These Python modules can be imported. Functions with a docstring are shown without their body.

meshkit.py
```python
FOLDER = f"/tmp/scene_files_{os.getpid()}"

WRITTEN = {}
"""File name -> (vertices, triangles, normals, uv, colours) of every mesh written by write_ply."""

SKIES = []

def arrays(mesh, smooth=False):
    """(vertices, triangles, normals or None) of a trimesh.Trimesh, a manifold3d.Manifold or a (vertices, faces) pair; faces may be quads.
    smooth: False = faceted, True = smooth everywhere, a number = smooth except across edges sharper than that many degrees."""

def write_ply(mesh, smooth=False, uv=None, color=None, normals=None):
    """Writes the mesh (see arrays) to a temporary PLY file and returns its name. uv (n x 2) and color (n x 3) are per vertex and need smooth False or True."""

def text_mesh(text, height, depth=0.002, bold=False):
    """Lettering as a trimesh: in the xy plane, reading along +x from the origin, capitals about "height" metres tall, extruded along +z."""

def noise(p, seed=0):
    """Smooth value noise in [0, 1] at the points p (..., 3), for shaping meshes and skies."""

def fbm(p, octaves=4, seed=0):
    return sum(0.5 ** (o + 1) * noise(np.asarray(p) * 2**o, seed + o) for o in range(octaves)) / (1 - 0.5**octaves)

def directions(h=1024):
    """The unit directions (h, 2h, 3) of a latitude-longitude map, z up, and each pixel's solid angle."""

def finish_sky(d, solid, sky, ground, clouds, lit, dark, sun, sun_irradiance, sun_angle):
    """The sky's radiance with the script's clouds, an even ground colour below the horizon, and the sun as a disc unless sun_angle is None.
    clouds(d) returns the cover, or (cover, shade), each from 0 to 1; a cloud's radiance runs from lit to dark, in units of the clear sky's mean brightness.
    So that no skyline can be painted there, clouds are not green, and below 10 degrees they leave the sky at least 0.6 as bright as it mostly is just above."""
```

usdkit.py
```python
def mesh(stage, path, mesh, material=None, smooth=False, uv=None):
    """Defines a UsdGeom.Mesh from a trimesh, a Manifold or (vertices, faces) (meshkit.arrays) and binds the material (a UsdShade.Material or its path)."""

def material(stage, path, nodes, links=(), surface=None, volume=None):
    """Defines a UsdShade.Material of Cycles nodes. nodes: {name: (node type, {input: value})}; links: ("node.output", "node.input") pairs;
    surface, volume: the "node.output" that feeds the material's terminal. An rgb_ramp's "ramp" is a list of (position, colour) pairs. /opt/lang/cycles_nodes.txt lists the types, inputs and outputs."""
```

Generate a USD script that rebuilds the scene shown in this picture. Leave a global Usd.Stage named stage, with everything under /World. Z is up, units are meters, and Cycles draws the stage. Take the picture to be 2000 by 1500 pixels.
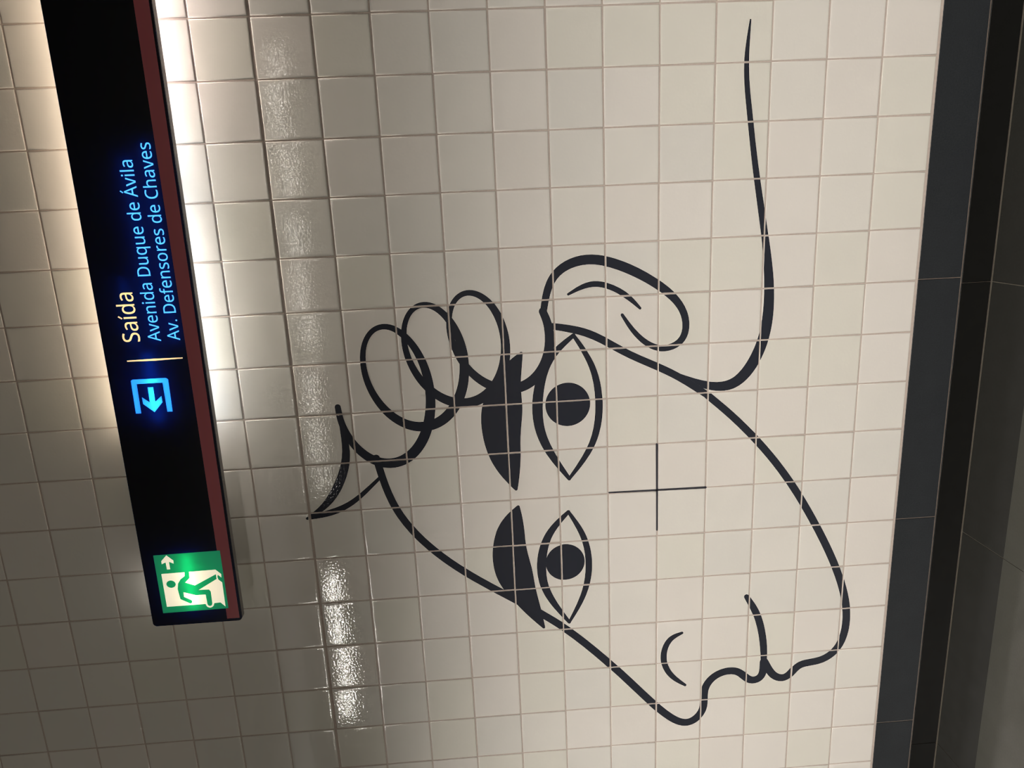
import math, random
import numpy as np, trimesh, shapely, usdkit, meshkit
from shapely import affinity
from shapely.geometry import Polygon, LineString, Point, box
from pxr import Usd, UsdGeom, UsdLux, Gf, Sdf

random.seed(7)
rng = np.random.default_rng(7)
stage = Usd.Stage.CreateInMemory()
UsdGeom.SetStageUpAxis(stage, UsdGeom.Tokens.z)
UsdGeom.SetStageMetersPerUnit(stage, 1.0)
UsdGeom.Xform.Define(stage, '/World')
UsdGeom.Scope.Define(stage, '/World/Looks')

# ------------------------------------------------------------------ camera, light levels, exposure
# The wall is the plane y = 0, the viewer stands at y < 0; x runs right along the wall, z up, floor z = 0.
# U is the tile pitch; (u, c) count tiles along the wall and up from the lowest tile course.
U = 0.145
FLOOR_C = -1.522
def X(u): return u * U
def Z(c): return (c - FLOOR_C) * U
RIGHT = (-0.04401862, -0.06034258, -0.99720667)      # the phone was held sideways: picture right is down
UP = (0.96905608, 0.24009683, -0.05730464)
BACK = (0.24288406, -0.96887166, 0.04790661)
EYE = (X(-3.25812), -13.30210 * U, Z(8.51996))
cam = UsdGeom.Camera.Define(stage, '/World/camera')
cam.AddTransformOp().Set(Gf.Matrix4d(*RIGHT, 0, *UP, 0, *BACK, 0, *EYE, 1))
cam.CreateHorizontalApertureAttr(36.0)
cam.CreateVerticalApertureAttr(27.0)
cam.CreateFocalLengthAttr(36.0 * 1392.82 / 2000)
cam.CreateClippingRangeAttr(Gf.Vec2f(0.05, 100))
cam.CreateExposureAttr(0.12)

TROUGH_LIGHT = 98.0        # the long recessed ceiling light
TUBE_BRIGHT, TUBE_DIM = 70.0, 16.0
SIGN_BACK_TUBE, SIGN_BACK_TUBE_SMALL, SIGN_TOP_TUBE = 112.0, 8.0, 16.0
SIGN_BACK_PANEL = 1.5
SIGN_INNER_TUBE = 22.0

CEIL_C = 20.6
ROOM_U0, ROOM_U1, ROOM_D = -50.0, 20.0, 44.0      # the room in tiles: left, right, depth

# ------------------------------------------------------------------ helpers
used = {}
def fresh(parent, name):
    k = used.get((parent, name), -1) + 1
    used[(parent, name)] = k
    return f'{parent}/{name}' if k == 0 else f'{parent}/{name}_{k:03d}'
def tag(prim, label=None, category=None, kind=None, group=None):
    for k, v in (('label', label), ('category', category), ('kind', kind), ('group', group)):
        if v:
            prim.SetCustomDataByKey(k, v)
def thing(name, label, category, kind=None):
    p = UsdGeom.Xform.Define(stage, fresh('/World', name)).GetPrim()
    tag(p, label, category, kind)
    return str(p.GetPath())
def part(parent, name, m, mat, smooth=False, label=None, kind=None):
    p = usdkit.mesh(stage, fresh(parent, name), m, mat, smooth=smooth)
    tag(p.GetPrim(), label, None, kind)
    return str(p.GetPath())
def bx(x0, x1, y0, y1, z0, z1):
    m = trimesh.creation.box([x1 - x0, y1 - y0, z1 - z0])
    m.apply_translation([(x0 + x1) / 2, (y0 + y1) / 2, (z0 + z1) / 2])
    return m
def cat(ms): return trimesh.util.concatenate(ms)
def chamfer_box(x0, x1, y0, y1, z0, z1, b):
    pts = []
    for sx in (0, 1):
        for sy in (0, 1):
            for sz in (0, 1):
                for k in range(3):
                    d = [b, b, b]; d[k] = 0
                    pts.append([x0 + d[0] if not sx else x1 - d[0], y0 + d[1] if not sy else y1 - d[1], z0 + d[2] if not sz else z1 - d[2]])
    return trimesh.convex.convex_hull(np.array(pts))
def plate(poly, y_back, y_front):
    """A flat shape drawn in (x, z), extruded from y_back to y_front (towards the viewer, so y_front < y_back)."""
    out = []
    for g in getattr(poly, 'geoms', [poly]):
        if g.geom_type != 'Polygon' or g.area < 1e-8:
            continue
        m = trimesh.creation.extrude_polygon(g, y_back - y_front, engine='earcut')
        v = m.vertices.copy()
        m.vertices = np.c_[v[:, 0], y_back - v[:, 2], v[:, 1]]
        out.append(m)
    return cat(out) if out else None
def tube(p, q, r, n=20):
    p, q = np.array(p, float), np.array(q, float)
    m = trimesh.creation.cylinder(r, segment=[p, q], sections=n)
    return m

# ------------------------------------------------------------------ materials
L = '/World/Looks/'
def plain(name, col, rough=0.5, spec=0.5, metallic=0.0, **kw):
    return usdkit.material(stage, L + name, {'p': ('principled_bsdf', dict(base_color=col, roughness=rough, specular_ior_level=spec, metallic=metallic, **kw))}, surface='p.BSDF')
def emit(name, col, strength):
    return usdkit.material(stage, L + name, {'e': ('emission', dict(color=col, strength=strength))}, surface='e.emission')
def glaze(name, col, rough=0.025, dirt=0.04):
    """Hand-glazed tile: fine orange peel and a slow waviness in the glaze, a faint mottling in the colour."""
    lo = tuple(c * (1 - dirt) for c in col)
    return usdkit.material(stage, L + name, {
        'g': ('geometry', {}),
        'peel': ('noise_texture', dict(scale=PEEL_SCALE, detail=1.0, roughness=0.5)),
        'wave': ('noise_texture', dict(scale=28.0, detail=1.0)),
        'mott': ('noise_texture', dict(scale=5.0, detail=3.0)),
        'b1': ('bump', dict(strength=1.0, distance=GLAZE_PEEL)),
        'b2': ('bump', dict(strength=1.0, distance=GLAZE_WAVE)),
        'mx': ('mix_color', dict(a=col, b=lo)),
        'p': ('principled_bsdf', dict(roughness=rough, specular_ior_level=0.5)),
    }, [('g.position', 'peel.vector'), ('g.position', 'wave.vector'), ('g.position', 'mott.vector'), ('peel.fac', 'b1.height'), ('wave.fac', 'b2.height'),
        ('b2.normal', 'b1.normal'), ('mott.fac', 'mx.fac'), ('mx.result', 'p.base_color'), ('b1.normal', 'p.normal')], surface='p.BSDF')
def stone(name, col, rough, spec=0.5, scale=60.0, amount=0.35):
    lo, hi = tuple(c * (1 - amount) for c in col), tuple(c * (1 + amount) for c in col)
    return usdkit.material(stage, L + name, {
        'g': ('geometry', {}),
        'n': ('noise_texture', dict(scale=scale, detail=6.0, roughness=0.7)),
        's': ('noise_texture', dict(scale=3.0, detail=3.0)),
        'mx': ('mix_color', dict(a=lo, b=hi)),
        'r': ('map_range', dict(from_min=0.3, from_max=0.7, to_min=rough * 0.8, to_max=rough * 1.25)),
        'p': ('principled_bsdf', dict(specular_ior_level=spec)),
    }, [('g.position', 'n.vector'), ('g.position', 's.vector'), ('n.fac', 'mx.fac'), ('s.fac', 'r.value'), ('mx.result', 'p.base_color'), ('r.result', 'p.roughness')], surface='p.BSDF')
def backlit(name, glow, glow_strength, film, through=0.6):
    """A coloured film over a light box: its own even glow, and light let through from the tube behind it."""
    return usdkit.material(stage, L + name, {
        'e': ('emission', dict(color=glow, strength=glow_strength)),
        't': ('translucent_bsdf', dict(color=film)),
        'd': ('principled_bsdf', dict(base_color=tuple(0.4 * c for c in film), roughness=0.3)),
        'm': ('mix_closure', dict(fac=through)),
        'a': ('add_closure', {}),
    }, [('d.BSDF', 'm.closure1'), ('t.BSDF', 'm.closure2'), ('m.closure', 'a.closure1'), ('e.emission', 'a.closure2')], surface='a.closure')

GLAZE_PEEL, GLAZE_WAVE, PEEL_SCALE = 0.00014, 0.00005, 150.0
CREAM = (0.735, 0.71, 0.665)
M_TILE = [glaze(f'tile_glaze_{i}', tuple(c * k for c, k in zip(CREAM, f))) for i, f in enumerate([(1, 1, 1), (1.02, 1.01, 1.02), (0.985, 0.99, 0.965), (1.01, 0.995, 1.0), (0.97, 0.975, 0.98)])]
M_INK = glaze('black_glaze', (0.024, 0.027, 0.039), 0.06)
M_GROUT = stone('grout', (0.50, 0.425, 0.38), 0.85, 0.2, 90, 0.2)
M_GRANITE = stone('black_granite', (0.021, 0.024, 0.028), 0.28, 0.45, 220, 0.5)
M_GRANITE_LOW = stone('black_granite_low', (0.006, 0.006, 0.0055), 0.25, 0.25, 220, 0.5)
M_STONE_GROUT = stone('stone_grout', (0.16, 0.13, 0.11), 0.8, 0.2)
M_EDGE = stone('edge_stone', (0.017, 0.017, 0.015), 0.22, 0.35, 160, 0.3)
M_FLOOR_JOINT = stone('floor_joint', (0.11, 0.10, 0.08), 0.8, 0.2)
M_FLOOR = stone('floor_stone', (0.047, 0.047, 0.039), 0.3, 0.4, 160, 0.3)
M_CEIL = plain('ceiling_paint', (0.10, 0.09, 0.07), 0.8)
M_PLASTER = plain('plaster', (0.09, 0.08, 0.06), 0.7)
M_BAFFLE = plain('dark_baffle', (0.03, 0.03, 0.03), 0.6)
M_METAL = plain('anodised_metal', (0.30, 0.285, 0.28), 0.5, 0.5)
M_BLACKMETAL = plain('black_metal', (0.02, 0.02, 0.022), 0.4)

# ------------------------------------------------------------------ the tiled wall
# measured positions of the joints (tiles laid by hand are not quite evenly spaced), in tile pitches
DZ = [-0.0018, -0.0077, 0.0078, 0.0169, 0.0201, 0.015, 0.0202, 0.0091, -0.0056, -0.0077, -0.0154, -0.0283, -0.0077, -0.0017, -0.0026, -0.0097, -0.0016, 0.004, 0.0113]
DX = [-0.0031, 0.0082, 0.0097, 0.0145, -0.0169, -0.0078, -0.005, 0.0018, 0.0081, 0.0082, 0.0083, 0.0084, 0.0017, -0.0074, -0.0054, -0.0087]
def course(k): return k + (DZ[k] if 0 <= k < len(DZ) else 0.0)
def column(r): return -r + (DX[r] if 0 <= r < len(DX) else 0.0)      # r counts joints leftwards
R0, R1, K1 = -12, 34, 21
wall = thing('wall_back', 'cream glazed tile wall with brownish joints behind the sign and the line drawing', 'wall', 'structure')
GROUT_Y = 0.0016
wall_mesh = bx(X(ROOM_U0), X(ROOM_U1), GROUT_Y, 0.16, Z(-0.03), Z(CEIL_C) + 0.1)
part(wall, 'mortar_bed', wall_mesh, M_GROUT)
def tile_mesh(w, h):
    """Front face at y = 0 with a rolled glazed edge; centred in x and z."""
    rings = []
    for inset, y in ((0.007, 0.0), (0.0028, 0.00010), (0.0009, 0.0005), (0.0, 0.0015), (0.0, 0.006)):
        a, b = w / 2 - inset, h / 2 - inset
        rings.append([[-a, y, -b], [a, y, -b], [a, y, b], [-a, y, b]])
    v = np.array(rings).reshape(-1, 3)
    f = [[0, 1, 2], [0, 2, 3]]
    for i in range(len(rings) - 1):
        for j in range(4):
            a, b, c, d = 4 * i + j, 4 * i + (j + 1) % 4, 4 * i + 4 + (j + 1) % 4, 4 * i + 4 + j
            f += [[a, d, c], [a, c, b]]
    return trimesh.Trimesh(v, np.array(f), process=False)
def look_at(p):
    q = (np.asarray(p, float) - EYE) @ np.array([RIGHT, UP, BACK]).T
    return 1000 + 1392.82 * q[..., 0] / -q[..., 2], 750 - 1392.82 * q[..., 1] / -q[..., 2]
TILES = {}
for r in range(R0, R1):
    for k in range(K1):
        hj = 0.0019
        jt = 0.0036 if k + 1 == 12 else hj
        jb = 0.0036 if k == 12 else hj
        x0, x1 = X(column(r + 1)) + hj, X(column(r)) - hj
        z0, z1 = Z(course(k)) + jb, min(Z(course(k + 1)) - jt, Z(CEIL_C))
        if k == 0:
            z0 = Z(0) + 0.0004
        if x1 - x0 < 0.02 or z1 - z0 < 0.02 or x0 < X(ROOM_U0) or x1 > X(ROOM_U1):
            continue
        j = rng.normal(0, 1, 5)
        T = trimesh.transformations.euler_matrix(j[0] * 0.0016, 0, j[1] * 0.0016)
        T[:3, 3] = [(x0 + x1) / 2 + j[2] * 0.0002, abs(j[3]) * 0.0002, (z0 + z1) / 2 + j[4] * 0.0002]
        cx, cz = (x0 + x1) / 2, (z0 + z1) / 2
        qx, qy = look_at([[x0, 0, z0], [x1, 0, z0], [x1, 0, z1], [x0, 0, z1]])
        seen = Polygon(np.c_[qx, qy]).intersection(box(0, 0, 2000, 1500)).area
        if 13.75 < k + 0.5 < 15.2 and -10.2 < cx / U:      # mostly behind the sign
            seen *= 0.15
        TILES[(r, k)] = dict(x0=x0, x1=x1, z0=z0, z1=z1, T=T, seen=seen, m=int(rng.integers(0, 5)))
order = sorted(TILES, key=lambda q: -TILES[q]['seen'])
rest = [[] for _ in M_TILE]
for n, q in enumerate(order):
    t = TILES[q]
    m = tile_mesh(t['x1'] - t['x0'], t['z1'] - t['z0'])
    m.apply_transform(t['T'])
    if n < 300:
        part(wall, 'tile', m, M_TILE[t['m']], smooth=60)
    else:
        rest[0].append(m)
part(wall, 'tile_field', cat(rest[0]), M_TILE[0], smooth=60, kind='stuff')

# ------------------------------------------------------------------ skirting, floor, ceiling, other walls
skirt = thing('baseboard_back', 'black polished granite skirting in two courses below the cream tiles', 'baseboard', 'structure')
part(skirt, 'bedding', bx(X(ROOM_U0), X(ROOM_U1), 0.0022, 0.16, 0.0, Z(-0.032)), M_STONE_GROUT)
for k in range(-10, 4):
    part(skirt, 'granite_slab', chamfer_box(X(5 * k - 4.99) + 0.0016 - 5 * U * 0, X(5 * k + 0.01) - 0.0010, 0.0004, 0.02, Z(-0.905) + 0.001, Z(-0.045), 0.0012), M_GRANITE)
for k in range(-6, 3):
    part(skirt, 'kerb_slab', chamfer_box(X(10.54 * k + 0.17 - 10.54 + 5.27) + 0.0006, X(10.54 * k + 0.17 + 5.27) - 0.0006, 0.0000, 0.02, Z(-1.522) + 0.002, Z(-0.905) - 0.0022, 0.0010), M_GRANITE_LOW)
part(skirt, 'mortar_line', bx(X(ROOM_U0), X(ROOM_U1), 0.0012, 0.03, Z(-0.045), Z(0.0)), M_GROUT)
fl = thing('floor', 'dark grey polished stone slab floor with a darker strip along the wall', 'floor', 'structure')
part(fl, 'bedding', bx(X(ROOM_U0), X(ROOM_U1), -ROOM_D * U, 0.16, -0.12, -0.002), M_FLOOR_JOINT)
P_ = 5.27
us = [0.17 + P_ * k for k in range(-9, 5)]
for a, b in zip(us[:-1], us[1:]):
    if a < ROOM_U0 or b > ROOM_U1:
        a, b = max(a, ROOM_U0), min(b, ROOM_U1)
    part(fl, 'edge_slab', chamfer_box(X(a) + 0.0012, X(b) - 0.0012, -1.2 * U - 0.003, -0.0022, -0.03, -0.0003, 0.0003), M_EDGE)
    d = 1.2
    while d < ROOM_D - 0.5:
        e = min(d + P_, ROOM_D)
        part(fl, 'floor_slab', chamfer_box(X(a) + 0.0008, X(b) - 0.0008, -e * U + 0.0008, -d * U, -0.028, 0, 0.0002), M_FLOOR)
        d = e
TR0, TR1, TRH = 20.0, 28.0, 2.3          # the trough in the ceiling: near edge, far edge, depth above the ceiling
zc = Z(CEIL_C)
ce = thing('ceiling', 'plain painted ceiling with a long recessed light trough', 'ceiling', 'structure')
part(ce, 'ceiling_board', cat([bx(X(ROOM_U0), X(ROOM_U1), -TR0 * U, 0.0, zc, zc + 0.05), bx(X(ROOM_U0), X(ROOM_U1), -ROOM_D * U, -TR1 * U, zc, zc + 0.05)]), M_CEIL)
part(ce, 'trough', cat([bx(X(ROOM_U0), X(ROOM_U1), -TR0 * U, -TR0 * U + 0.02, zc, zc + TRH * U + 0.02), bx(X(ROOM_U0), X(ROOM_U1), -TR1 * U - 0.02, -TR1 * U, zc, zc + TRH * U + 0.02),
                       bx(X(ROOM_U0), X(ROOM_U1), -TR1 * U - 0.02, -TR0 * U + 0.02, zc + TRH * U + 0.02, zc + TRH * U + 0.04)]), M_BAFFLE)
def side_wall(name, label, m):
    p = usdkit.mesh(stage, '/World/' + name, m, M_PLASTER).GetPrim()
    tag(p, label, 'wall', 'structure')
side_wall('wall_front', 'plain plaster wall facing the tiled wall', bx(X(ROOM_U0), X(ROOM_U1), -ROOM_D * U - 0.1, -ROOM_D * U, 0, zc))
side_wall('wall_left', 'plain plaster wall at the far left end of the passage', bx(X(ROOM_U0) - 0.1, X(ROOM_U0), -ROOM_D * U, 0.0, 0, zc))
side_wall('wall_right', 'plain plaster wall at the right end of the passage', bx(X(ROOM_U1), X(ROOM_U1) + 0.1, -ROOM_D * U, 0.0, 0, zc))

# ------------------------------------------------------------------ lamps in the ceiling
M_TROUGH = emit('trough_diffuser', (1.0, 0.94, 0.86), TROUGH_LIGHT)
lt = thing('trough_light', 'long recessed ceiling light in its trough above the passage', 'ceiling light')
zt = zc + TRH * U
part(lt, 'housing', bx(X(ROOM_U0) + 0.05, X(ROOM_U1) - 0.05, -TR1 * U + 0.012, -TR0 * U - 0.012, zt - 0.004, zt + 0.018), M_METAL)
def panel_d(u): return 23.28 - 0.038 * (u + 13.0)          # the light runs slightly askew to the wall
a_, b_ = ROOM_U0 + 0.7, ROOM_U1 - 0.7
dif = trimesh.convex.convex_hull(np.array([[X(u), -(panel_d(u) + e) * U, z] for u in (a_, b_) for e in (0.0, 1.12) for z in (zt - 0.008, zt - 0.005)]))
part(lt, 'diffuser', dif, M_TROUGH)
def batten(u0, u1, strength, label):
    m = emit(f'tube_glow_{int(strength)}_{int(abs(u0))}', (1.0, 0.94, 0.86), strength)
    t = thing('tube_light', label, 'ceiling light')
    y, z = -36.0 * U, Z(20.12)
    part(t, 'body', chamfer_box(X(u0) - 0.04, X(u1) + 0.04, y - 0.03, y + 0.03, z + 0.035, zc, 0.004), M_METAL)
    part(t, 'tube', tube((X(u0), y, z), (X(u1), y, z), 0.018), m, smooth=60)
    for a, b in ((X(u0) - 0.035, X(u0)), (X(u1), X(u1) + 0.035)):
        part(t, 'socket', chamfer_box(a, b, y - 0.02, y + 0.02, z - 0.02, z + 0.036, 0.003), M_METAL)
batten(-42.0, -29.5, TUBE_BRIGHT, 'bright fluorescent batten near the left end of the passage')
batten(-22.6, -13.5, TUBE_DIM, 'dim fluorescent batten left of the sign')
batten(-12.3, -3.4, TUBE_DIM, 'dim fluorescent batten in the middle of the passage')
batten(-2.2, 6.9, TUBE_DIM, 'dim fluorescent batten near the right end of the passage')

# ------------------------------------------------------------------ the drawing on the tiles
MURAL = {
    'face_outline': [[[-7.928,10.578,0.143],[-9.086,10.245,0.148],[-10.184,9.381,0.153],[-11.067,8.22,0.157],[-11.771,7.226,0.161],[-12.447,6.477,0.164],[-13.407,5.597,0.169],[-14.344,4.743,0.173],[-14.547,4.281,0.175],[-14.244,3.975,0.174],[-13.762,3.94,0.172],[-13.398,3.675,0.17],[-13.361,3.22,0.171],[-13.595,2.915,0.172],[-13.487,2.667,0.172],[-13.156,2.635,0.17],[-13.482,2.438,0.172],[-13.587,2.122,0.173],[-13.327,1.848,0.172],[-13.236,1.417,0.172],[-12.951,1.01,0.171],[-12.271,0.852,0.169],[-11.271,1.069,0.164],[-9.924,1.708,0.158],[-8.624,2.531,0.152],[-7.613,3.412,0.148],[-7.048,4.025,0.145]]],
    'mouth': [[[-13.156,2.635,0.134],[-12.619,2.681,0.156],[-11.984,2.842,0.154],[-11.537,3.082,0.105]]],
    'neck_line': [[[-6.55,4.765,0.092],[-6.839,4.051,0.155],[-6.829,3.52,0.207],[-6.409,3.126,0.225],[-5.764,2.91,0.212],[-4.976,2.884,0.188],[-4.015,3.005,0.135],[-2.811,3.229,0.111],[-1.836,3.38,0.099],[-1.066,3.464,0.088],[-0.306,3.419,0.026]]],
    'eye_lid': [[[-5.709,6.651,0.079],[-6.18,7.136,0.149],[-6.98,7.381,0.203],[-7.771,7.287,0.176],[-8.612,6.801,0.074]],[[-5.709,6.651,0.069],[-6.38,6.288,0.121],[-7.209,6.181,0.144],[-7.939,6.345,0.126],[-8.612,6.801,0.064]],[[-9.328,6.839,0.076],[-9.807,7.25,0.153],[-10.426,7.418,0.189],[-11.078,7.333,0.158],[-11.836,6.88,0.069]],[[-9.328,6.839,0.065],[-9.916,6.537,0.121],[-10.559,6.443,0.134],[-11.199,6.563,0.114],[-11.836,6.88,0.058]]],
    'pupil': [[-7.068,6.793,0.439],[-10.44,6.931,0.401]],
    'brow': [[[-6.0,7.66,0.059],[-6.537,7.939,0.5],[-7.196,8.088,0.793],[-7.879,8.081,0.663],[-8.757,7.876,0.064]],[[-9.145,7.851,0.064],[-9.805,8.046,0.61],[-10.497,8.013,0.754],[-11.161,7.786,0.496],[-11.912,7.426,0.058]]],
    'nostril': [[[-13.594,4.376,0.061],[-13.308,4.696,0.121],[-12.874,4.858,0.131],[-12.447,4.727,0.118],[-12.295,4.462,0.059]]],
    'ear': [[[-5.257,7.213,0.126],[-4.578,6.989,0.153],[-4.303,6.426,0.18],[-4.452,5.707,0.182],[-4.87,4.978,0.165],[-5.38,4.53,0.138],[-5.894,4.552,0.13],[-6.051,4.97,0.12],[-5.777,5.419,0.099],[-5.366,5.713,0.059]],[[-4.925,6.729,0.048],[-4.758,6.242,0.106],[-4.948,5.71,0.107],[-5.257,5.369,0.049]]],
    'sideburn': [[[-5.495,7.153,0.117],[-5.696,6.356,0.148],[-6.116,5.618,0.14],[-6.55,4.765,0.143],[-7.048,4.025,0.135]]],
    'fringe_tip': [[[-7.262,11.174,0.09],[-7.837,11.154,0.153],[-8.462,11.376,0.176],[-8.873,11.699,0.125],[-9.1,12.045,0.042]],[[-9.1,12.045,0.052],[-8.994,11.531,0.126],[-8.805,11.109,0.105],[-8.306,10.512,0.062]]],
    'curls': [[[-6.853,11.212,0.114],[-7.086,11.188,0.123],[-7.318,11.127,0.134],[-7.537,11.029,0.146],[-7.729,10.899,0.158],[-7.884,10.742,0.169],[-7.992,10.566,0.18],[-8.045,10.378,0.19],[-8.039,10.188,0.197],[-7.974,10.005,0.202],[-7.851,9.837,0.205],[-7.676,9.692,0.204],[-7.457,9.576,0.201],[-7.205,9.494,0.195],[-6.931,9.449,0.188],[-6.648,9.441,0.178],[-6.369,9.47,0.167],[-6.106,9.532,0.155],[-5.87,9.623,0.144],[-5.671,9.738,0.132],[-5.515,9.869,0.122],[-5.41,10.009,0.113],[-5.357,10.151,0.105],[-5.358,10.288,0.1],[-5.411,10.411,0.097],[-5.513,10.515,0.096],[-5.659,10.594,0.098],[-5.841,10.642,0.102],[-6.049,10.655,0.108],[-6.272,10.633,0.117],[-6.501,10.573,0.127],[-6.722,10.478,0.138],[-6.924,10.351,0.15],[-7.095,10.196,0.162],[-7.227,10.019,0.173],[-7.311,9.828,0.183],[-7.341,9.632,0.191],[-7.317,9.439,0.197],[-7.238,9.257,0.201],[-7.109,9.096,0.202],[-6.934,8.96,0.2],[-6.724,8.857,0.196],[-6.488,8.788,0.189],[-6.238,8.757,0.18],[-5.986,8.761,0.17],[-5.743,8.8,0.159],[-5.52,8.87,0.148],[-5.326,8.965,0.136],[-5.171,9.08,0.125],[-5.059,9.207,0.116],[-4.995,9.339,0.108],[-4.981,9.469,0.101],[-5.016,9.589,0.097],[-5.098,9.694,0.095],[-5.223,9.776,0.096],[-5.385,9.83,0.099],[-5.575,9.852,0.105],[-5.784,9.84,0.112],[-6.003,9.792,0.121],[-6.219,9.709,0.132],[-6.422,9.594,0.143],[-6.602,9.449,0.155],[-6.748,9.282,0.167],[-6.852,9.098,0.177],[-6.909,8.905,0.186],[-6.916,8.712,0.193],[-6.871,8.527,0.198],[-6.777,8.359,0.201],[-6.639,8.213,0.2],[-6.463,8.097,0.197],[-6.259,8.014,0.191],[-6.036,7.966,0.184],[-5.806,7.954,0.174],[-5.58,7.976,0.164],[-5.367,8.03,0.153],[-5.179,8.111,0.141],[-5.022,8.213,0.13],[-4.904,8.33,0.12],[-4.829,8.456,0.111],[-4.799,8.582,0.104],[-4.816,8.702,0.099],[-4.879,8.809,0.096],[-4.984,8.896,0.095],[-5.125,8.957,0.097],[-5.297,8.99,0.102],[-5.491,8.989,0.108],[-5.698,8.954,0.117],[-5.908,8.885,0.127],[-6.11,8.782,0.138],[-6.295,8.65,0.15],[-6.452,8.493,0.161],[-6.574,8.317,0.172],[-6.655,8.13,0.182],[-6.69,7.939,0.19],[-6.677,7.752,0.196],[-6.617,7.579,0.2],[-6.513,7.425,0.2],[-6.372,7.298,0.199],[-6.2,7.201,0.194],[-6.006,7.138,0.188],[-5.801,7.11,0.179],[-5.595,7.116,0.169],[-5.397,7.155,0.158],[-5.218,7.222,0.147]]],
    'guide': [[[-8.002,5.03,0.042],[-9.856,5.02,0.033]],[[-8.964,5.998,0.032],[-8.989,4.023,0.044]]],
}
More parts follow.
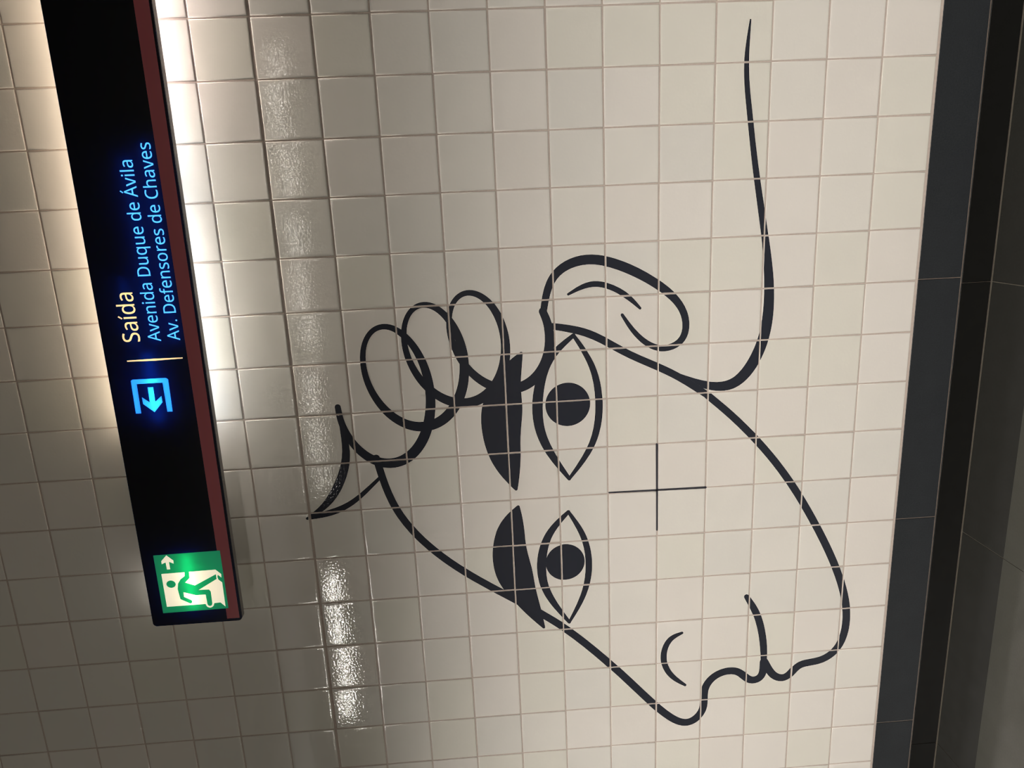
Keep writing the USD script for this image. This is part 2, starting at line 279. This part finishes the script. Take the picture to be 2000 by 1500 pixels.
GLYPHS = {
    'A': [[[0,4,388,1007,503,1007,892,0,762,0,640,311,247,311,129,4],[399,713,294,423,601,426,445,867]]],
    'C': [[[84,448,91,619,119,727,182,846,266,930,367,986,423,1003,518,1017,615,1017,696,1007,797,979,839,958,790,853,693,888,601,906,528,906,464,895,376,856,323,814,277,753,238,665,217,545,220,419,252,293,291,222,344,165,415,123,524,98,644,101,801,136,797,24,678,-7,493,-14,378,7,290,45,196,126,147,199,105,311]]],
    'D': [[[136,1000,493,1000,633,976,689,955,762,913,818,864,860,811,902,731,930,626,937,563,930,392,902,283,871,217,829,157,752,87,657,38,510,4,136,0],[262,112,448,108,589,137,688,193,734,243,772,313,804,458,804,553,787,658,751,743,719,785,680,821,620,856,543,881,472,892,263,890]]],
    'S': [[[70,150,269,98,417,98,473,112,524,141,566,198,577,251,566,316,552,345,516,380,428,430,231,510,178,545,136,587,98,657,84,724,87,815,122,899,168,948,210,976,329,1014,454,1017,517,1010,619,986,678,962,640,853,473,902,342,902,275,877,235,842,220,816,210,766,221,698,239,666,270,634,331,598,556,503,615,465,664,413,699,329,703,234,685,161,654,105,584,42,483,0,392,-14,241,-10,140,7,73,31]]],
    'a': [[[63,175,63,238,77,294,108,346,157,388,206,413,294,437,549,454,549,542,538,585,520,618,485,646,444,661,363,664,303,654,182,608,150,682,150,703,287,752,360,762,448,762,545,741,591,717,629,678,661,612,671,549,671,0,580,0,559,102,552,105,476,28,406,-3,343,-14,266,-14,210,-3,154,21,101,66,77,112],[192,238,196,160,210,131,261,95,304,84,357,84,421,98,492,141,535,205,549,269,549,365,388,360,275,335,239,314,203,271]]],
    'd': [[[77,322,80,465,108,580,154,661,224,724,325,762,451,762,531,734,625,655,619,1066,741,1066,741,0,643,0,622,101,556,35,479,-3,423,-14,350,-14,262,7,192,49,133,119,91,224],[206,437,206,304,224,222,256,159,299,116,363,91,427,87,477,95,537,120,566,145,594,191,619,290,615,465,605,519,576,586,537,629,473,657,388,664,313,643,270,607,231,540]]],
    'e': [[[77,325,80,455,98,535,133,615,199,696,280,745,339,762,455,766,538,745,594,713,640,671,689,591,713,500,717,353,206,353,210,276,224,226,256,169,288,137,356,102,409,91,521,94,613,116,682,143,685,35,601,4,493,-14,367,-10,269,17,192,66,133,136,94,224],[228,547,210,451,591,455,580,533,545,607,509,639,434,664,345,657,284,625,249,586]]],
    'f': [[[21,657,24,717,153,757,154,846,164,913,189,976,231,1024,283,1056,353,1073,448,1073,542,1049,510,951,423,972,363,968,316,943,287,893,276,836,277,753,465,752,465,657,276,655,276,0,154,0,154,655]]],
    'h': [[[119,1066,241,1066,236,647,244,648,273,689,325,727,385,752,437,762,528,762,619,741,668,713,717,657,738,608,752,531,752,0,629,0,626,536,604,596,576,629,547,647,490,661,426,661,362,647,316,622,280,579,255,519,241,434,241,0,119,0]]],
    'i': [[[108,937,112,993,150,1031,210,1031,245,1000,252,975,248,923,238,902,206,881,164,878,143,885,122,902]],[[119,752,241,752,241,0,119,0]]],
    'l': [[[119,1066,241,1066,241,0,119,0]]],
    'n': [[[119,0,119,752,217,752,237,650,315,724,420,762,521,766,570,759,633,738,671,713,717,661,748,563,752,0,629,0,626,539,601,603,579,629,543,650,479,664,409,661,355,647,323,629,284,586,259,533,241,437,241,0]]],
    'o': [[[77,332,84,483,108,570,129,612,164,661,210,703,308,752,385,766,461,766,566,741,629,706,689,650,748,542,769,441,769,315,738,182,706,122,650,59,605,28,538,0,462,-14,357,-10,301,4,224,42,182,77,133,140,91,241],[206,444,217,254,249,177,278,141,337,102,377,91,441,87,508,102,544,120,583,155,615,208,629,251,643,335,643,420,619,536,583,597,544,632,508,650,441,664,334,650,295,629,260,593,231,543]]],
    'q': [[[77,322,80,465,108,577,157,664,224,724,322,762,455,762,531,734,566,710,623,650,643,752,741,752,741,-336,619,-336,621,100,559,38,507,7,465,-7,346,-14,262,7,185,56,133,119,98,199],[206,437,213,262,231,205,256,159,295,120,328,102,388,87,476,94,530,116,583,173,605,226,615,283,612,472,576,582,540,625,459,661,377,664,299,636,252,586,220,512]]],
    'r': [[[119,752,220,752,231,622,238,615,311,706,381,752,441,766,556,759,538,643,437,654,383,640,344,618,298,576,259,508,241,434,241,0,119,0]]],
    's': [[[70,143,223,91,347,84,393,91,443,113,471,141,486,178,482,225,436,279,171,399,98,462,73,517,70,594,101,675,133,706,185,738,297,766,437,762,584,720,587,706,549,619,424,657,311,664,232,643,200,614,189,587,193,544,229,501,278,472,496,381,573,318,601,255,605,178,591,122,570,84,517,35,437,0,353,-14,213,-10,143,4,70,35]]],
    'u': [[[112,752,238,752,238,238,259,159,288,123,331,98,427,87,491,98,548,127,583,166,612,233,626,315,626,752,748,752,748,0,647,0,626,98,580,45,549,24,483,-3,420,-14,343,-14,280,-3,213,24,164,66,129,129,112,217]]],
    'v': [[[0,748,133,752,297,297,353,112,577,752,710,752,427,0,283,0]]],
}
TEXT_LINES = [('Saída', [0, 769, 1552, 1913, 2773], 3556), ('Avenida Duque de Ávila', [0, 895, 1605, 2392, 3255, 3615, 4476, 5259, 5622, 6643, 7510, 8371, 9238, 10024, 10388, 11248, 12035, 12399, 13294, 14003, 14364, 14724], 15507), ('Av. Defensores de Chaves', [0, 895, 1605, 1965, 2329, 3350, 4136, 4619, 5406, 6269, 6937, 7783, 8360, 9147, 9815, 10178, 11038, 11825, 12189, 13073, 13937, 14720, 15430, 16217], 16885)]
def spline(pts, n=14):
    p = np.array(pts, float)
    t = np.r_[0, np.cumsum(np.sqrt(np.hypot(*np.diff(p[:, :2], axis=0).T)))]
    from scipy.interpolate import CubicSpline, PchipInterpolator
    s = np.concatenate([np.linspace(a, b, n, endpoint=False) for a, b in zip(t[:-1], t[1:])] + [[t[-1]]])
    if len(p) == 2:
        return np.c_[[np.interp(s, t, p[:, i]) for i in range(3)]].T
    return np.c_[CubicSpline(t, p[:, :2], bc_type='natural')(s), PchipInterpolator(t, p[:, 2])(s)]
def brush(pts, n=14):
    """A stroke with a changing width, as a polygon in (x, z) metres."""
    q = spline(pts, n)
    a = np.c_[q[:, 0] * U, (q[:, 1] - FLOOR_C) * U]
    w = np.maximum(q[:, 2] * U / 2, 0.0008)
    d = np.gradient(a, axis=0)
    d /= np.linalg.norm(d, axis=1)[:, None]
    nrm = np.c_[-d[:, 1], d[:, 0]] * w[:, None]
    lo, hi = a - nrm, a + nrm
    bits = [Polygon([lo[i], lo[i + 1], hi[i + 1], hi[i]]).buffer(0) for i in range(len(a) - 1)]
    bits += [Point(*p_).buffer(r_, 8) for p_, r_ in zip(a[::2], w[::2])] + [Point(*a[-1]).buffer(w[-1], 8)]
    return shapely.union_all([b for b in bits if not b.is_empty]).simplify(0.00025)
drawing = thing('line_drawing', 'large black brush-line drawing of a curly-haired face on the cream tiles', 'mural')
taken = None
def draw(name, shapes, label=None):
    """Ink the shapes onto the tiles: cut at every joint, each piece lying on its own slightly tilted tile."""
    global taken
    s = shapely.union_all(shapes)
    if taken is not None:
        s = s.difference(taken.buffer(0.00002))
    taken = s if taken is None else taken.union(s)
    ms = []
    x0, z0, x1, z1 = s.bounds
    for t in TILES.values():
        if t['x1'] < x0 or t['x0'] > x1 or t['z1'] < z0 or t['z0'] > z1:
            continue
        piece = s.intersection(box(t['x0'] + 0.0006, t['z0'] + 0.0006, t['x1'] - 0.0006, t['z1'] - 0.0006))
        if piece.is_empty or piece.area < 2e-7:
            continue
        cx, cz = (t['x0'] + t['x1']) / 2, (t['z0'] + t['z1']) / 2
        m = plate(affinity.translate(piece, -cx, -cz), -0.00001, -0.0003)
        if m is not None:
            m.apply_transform(t['T'])
            ms.append(m)
    if ms:
        part(drawing, name, cat(ms), M_INK, label=label)
dots = [Point(u * U, (c - FLOOR_C) * U).buffer(r * U, 24) for u, c, r in MURAL['pupil']]
draw('face_outline', [brush(st) for st in MURAL['face_outline']])
draw('curls', [brush(MURAL['curls'][0], 3)])
for d_ in dots:
    draw('pupil', [d_])
for st in MURAL['brow']:
    draw('brow', [brush(st, 60).buffer(-0.0012).buffer(0.0030).buffer(-0.0018)])
for a, b in ((0, 2), (2, 4)):
    draw('eye_outline', [brush(st) for st in MURAL['eye_lid'][a:b]])
for nm in ('mouth', 'nostril', 'ear', 'sideburn', 'neck_line', 'fringe_tip'):
    draw(nm, [brush(st) for st in MURAL[nm]])
# the thin cross ruled along two joints beside the face
cross = thing('ruled_cross', 'thin dark pencil cross ruled along the tile joints inside the drawn face', 'mark')
M_PENCIL = plain('pencil', (0.03, 0.03, 0.04), 0.6)
for st in MURAL['guide']:
    part(cross, 'line', plate(brush(st), GROUT_Y + 0.0003, -0.0006), M_PENCIL)

# ------------------------------------------------------------------ the exit sign
SY = -0.59 * U                 # front face of the sign
ST = 0.145 * U                 # its thickness
S_ = 'exit_sign'
sign = thing(S_, 'long black backlit exit sign with blue lettering mounted off the tiled wall', 'sign')
def tilt(u): return -0.0055 * (u + 5.0)
def sp(u, c): return (u * U, (c - FLOOR_C) * U)
def srect(u0, u1, c0, c1): return Polygon([sp(u0, c0 + tilt(u0)), sp(u1, c0 + tilt(u1)), sp(u1, c1 + tilt(u1)), sp(u0, c1 + tilt(u0))])
def rounded(p, r): return p.buffer(-r).buffer(r, quad_segs=8)
SU0, SU1, SC0, SC1 = -10.885, 4.6, 13.337, 15.042
outer = rounded(srect(SU0, SU1, SC0, SC1), 0.011)
M_FASCIA = usdkit.material(stage, L + 'fascia', {
    'p': ('principled_bsdf', dict(base_color=(0.011, 0.011, 0.013), roughness=0.22, specular_ior_level=0.35)),
    't': ('translucent_bsdf', dict(color=(0.0, 0.25, 1.0))),
    'm': ('mix_closure', dict(fac=0.2))}, [('p.BSDF', 'm.closure1'), ('t.BSDF', 'm.closure2')], surface='m.closure')
M_RED = plain('red_band', (0.50, 0.12, 0.145), 0.25)
M_BACK = emit('opal_back', (0.82, 0.92, 1.0), SIGN_BACK_PANEL)
M_BACKP = emit('opal_back_pink', (1.0, 0.72, 0.80), SIGN_BACK_PANEL * 1.1)
M_WARM = backlit('warm_film', (1.0, 0.66, 0.36), 0.75, (1.0, 0.75, 0.4))
M_BLUE = backlit('blue_film', (0.10, 0.50, 1.0), 0.92, (0.2, 0.65, 1.0), 0.5)
M_ICON = backlit('icon_film', (0.035, 0.26, 0.9), 0.75, (0.12, 0.75, 1.0))
M_GREEN = backlit('green_film', (0.012, 0.14, 0.08), 0.6, (0.01, 0.62, 0.30))
M_OPAL = backlit('opal_film', (0.62, 0.56, 0.46), 0.65, (0.9, 0.85, 0.72))
part(sign, 'housing', plate(outer.difference(outer.buffer(-0.004)), SY + ST, SY + 0.003), M_METAL)

def pts(ps): return Polygon([sp(*p_) for p_ in ps])
icon = pts([(-6.594, 14.685), (-6.594, 14.588), (-6.054, 14.578), (-6.052, 14.131), (-6.593, 14.131), (-6.593, 14.035), (-5.965, 14.020), (-5.965, 14.672)])
icon = icon.intersection(rounded(pts([(-5.963, 14.01), (-5.963, 14.69), (-7.2, 14.70), (-7.2, 14.02)]), 0.075 * U))
arrow = pts([(-6.119, 14.402), (-6.394, 14.410), (-6.296, 14.53), (-6.423, 14.53), (-6.589, 14.353), (-6.411, 14.184), (-6.291, 14.185), (-6.388, 14.306), (-6.120, 14.301)])
divider = pts([(-5.640, 14.677), (-5.615, 14.677), (-5.608, 14.2), (-5.612, 13.708), (-5.634, 13.708), (-5.648, 14.2)])
panel = pts([(-9.384, 14.836), (-9.373, 13.590), (-10.604, 13.597), (-10.612, 14.845)])
garrow = pts([(-9.400, 14.594), (-9.516, 14.479), (-9.584, 14.484), (-9.538, 14.565), (-9.695, 14.565), (-9.695, 14.628), (-9.545, 14.630), (-9.580, 14.707), (-9.513, 14.706)])
white = pts([(-9.779, 14.747), (-9.764, 13.73), (-9.865, 13.635), (-9.94, 13.642), (-9.877, 13.701), (-9.92, 13.714), (-9.979, 13.703), (-10.042, 13.641), (-10.563, 13.649), (-10.467, 13.733), (-10.473, 13.851),
             (-10.523, 13.868), (-10.555, 13.905), (-10.566, 13.949), (-10.545, 13.991), (-10.51, 14.011), (-10.479, 14.017), (-10.481, 14.753)])
man = pts([(-9.765, 14.306), (-9.77, 14.234), (-9.9, 14.242), (-9.994, 14.342), (-10.074, 14.161), (-9.867, 13.738), (-9.961, 13.739), (-10.172, 14.118), (-10.178, 13.912), (-10.22, 13.886), (-10.477, 13.893), (-10.512, 13.908),
           (-10.524, 13.943), (-10.507, 13.973), (-10.47, 13.98), (-10.271, 13.984), (-10.27, 14.171), (-10.189, 14.398), (-10.296, 14.405), (-10.375, 14.277), (-10.403, 14.263), (-10.431, 14.278), (-10.438, 14.302),
           (-10.334, 14.471), (-10.121, 14.49), (-10.006, 14.466), (-9.924, 14.408), (-9.858, 14.318)])
head_ = affinity.translate(affinity.scale(Point(0, 0).buffer(1, 24), 0.076 * U, 0.086 * U), *sp(-10.006, 14.600))
figure = shapely.union_all([man.buffer(0.0004), head_])
def lettering(i, u0, u1, base, cap):
    text, at, wide = TEXT_LINES[i]
    plain_ = text.replace('í', 'i').replace('Á', 'A')
    out = []
    def glyph(ch, x):
        for rings in GLYPHS[ch]:
            rs = [np.array(r_, float).reshape(-1, 2) + (x, 0) for r_ in rings]
            out.append(Polygon(rs[0], rs[1:]).buffer(7))
    for ch, real, x in zip(plain_, text, at):
        if ch == ' ':
            continue
        if ch == '.':
            out.append(Point(x + 180, 78).buffer(80, 10)); continue
        if real == 'í':
            out.append(Polygon([(x + 119, 0), (x + 241, 0), (x + 241, 752), (x + 119, 752)]).buffer(7))
            out.append(LineString([(x + 130, 845), (x + 300, 1065)]).buffer(52, cap_style=2))
            continue
        if real == 'Á':
            out.append(LineString([(x + 380, 1090), (x + 550, 1300)]).buffer(54, cap_style=2))
        glyph(ch, x)
    g = shapely.union_all(out)
    x0, _, x1, _ = g.bounds
    sx = (u1 - u0) * U / (x1 - x0)
    g = affinity.affine_transform(g, [sx, 0, -0.0055 * sx, cap * U / 1000, u0 * U - sx * x0, (base + tilt(u0) - FLOOR_C) * U])
    return g.simplify(0.00008)
txt = [lettering(0, -5.292, -4.425, 14.385, 0.290), lettering(1, -5.303, -2.252, 14.030, 0.214), lettering(2, -5.303, -1.988, 13.700, 0.209)]
cut = shapely.union_all([icon, arrow, divider, panel, *txt])
part(sign, 'fascia', plate(outer.buffer(-0.0004).difference(cut.buffer(-0.0002)), SY + 0.003, SY), M_FASCIA)
part(sign, 'red_stripe', plate(srect(-10.825, SU1 - 0.1, 13.383, 13.622).difference(panel), SY + 0.0001, SY - 0.0004), M_RED, label='dark red stripe along the bottom of the face')
def film(parent, name, poly, mat, y=SY, label=None): return part(parent, name, plate(poly, y + 0.0012, y), mat, label=label)
for g, m, lab in zip(txt, (M_WARM, M_BLUE, M_BLUE), ('warm white lettering Saída', 'blue lettering Avenida Duque de Ávila', 'blue lettering Av. Defensores de Chaves')):
    film(sign, 'lettering', g, m, label=lab)
film(sign, 'divider', divider, M_WARM, label='thin warm white bar before the lettering')
film(sign, 'doorway_symbol', icon, M_ICON, label='blue open-sided square bracket symbol')
film(sign, 'arrow', arrow, M_ICON, label='blue arrow pointing left inside the bracket symbol')
gp = film(sign, 'escape_panel', panel.difference(shapely.union_all([white.difference(figure), garrow])), M_GREEN, label='green square with the running figure')
film(gp, 'doorway', white.difference(figure), M_OPAL, label='white doorway around the running figure')
film(gp, 'direction_arrow', garrow, M_OPAL, label='small white arrow pointing right')
# behind the face: lamps, back panel, brackets
M_INNER = emit('inner_tube', (1.0, 0.97, 0.9), SIGN_INNER_TUBE)
yi = SY + 0.0165
M_INNER_TEXT = emit('inner_tube_text', (1.0, 0.97, 0.9), SIGN_INNER_TUBE * 0.3)
for a, b, c, m in ((-6.75, -5.5, 14.3, M_INNER), (-10.55, -9.42, 14.22, M_INNER), (-5.35, -4.2, 14.5, M_INNER_TEXT), (-5.35, -2.2, 14.14, M_INNER_TEXT), (-5.35, -2.0, 13.8, M_INNER_TEXT)):
    part(sign, 'inner_tube', tube((X(a), yi, Z(c + tilt(a))), (X(b), yi, Z(c + tilt(b))), 0.002, 10), m)
back_y = SY + ST
part(sign, 'back_panel', plate(outer.buffer(-0.0041), back_y - 0.0005, back_y - 0.0012), plain('white_board', (0.8, 0.8, 0.8), 0.6))
part(sign, 'back_diffuser', plate(srect(-7.0, -1.6, SC0 + 0.06, SC1 - 0.3), back_y + 0.0012, back_y - 0.0004), M_BACK, label='pale opal light strip on the back')
part(sign, 'back_diffuser', plate(srect(-1.45, SU1 - 0.3, SC0 + 0.06, SC1 - 0.3), back_y + 0.0012, back_y - 0.0004), M_BACKP, label='pinkish opal light strip on the back')
for u in (-9.85, -2.62, 3.6):
    part(sign, 'bracket', chamfer_box(X(u) - 0.016, X(u) + 0.016, back_y - 0.001, 0.004, Z(13.62), Z(14.75), 0.002), M_METAL)
M_WASH = emit('wash_tube', (1.0, 0.90, 0.76), SIGN_BACK_TUBE)
M_WASH4 = emit('wash_tube_strong', (1.0, 0.89, 0.77), SIGN_BACK_TUBE * 1.3)
M_WASH2 = emit('wash_tube_small', (1.0, 0.94, 0.85), SIGN_BACK_TUBE_SMALL)
yw, cw_ = -0.385 * U, 14.80
part(sign, 'reflector', bx(X(-7.4), X(4.0), back_y - 0.001, -0.0006, Z(14.93), Z(14.945)), M_METAL)
M_WASH3 = emit('wash_tube_top', (1.0, 0.82, 0.62), SIGN_TOP_TUBE)
part(sign, 'wash_tube', tube((X(-7.0), -0.36 * U, Z(15.0)), (X(4.4), -0.36 * U, Z(15.0)), 0.006, 12), M_WASH3, smooth=60)
for a, b, m in ((-6.7, -2.8, M_WASH), (-2.4, 3.4, M_WASH4), (-10.6, -10.0, M_WASH2)):
    part(sign, 'wash_tube', tube((X(a), yw, Z(cw_)), (X(b), yw, Z(cw_)), 0.008, 14), m, smooth=60)
    for e in (a, b):
        part(sign, 'tube_clip', bx(X(e) - 0.006, X(e) + 0.006, back_y - 0.001, yw + 0.010, Z(cw_) - 0.011, Z(cw_) + 0.011), M_METAL)
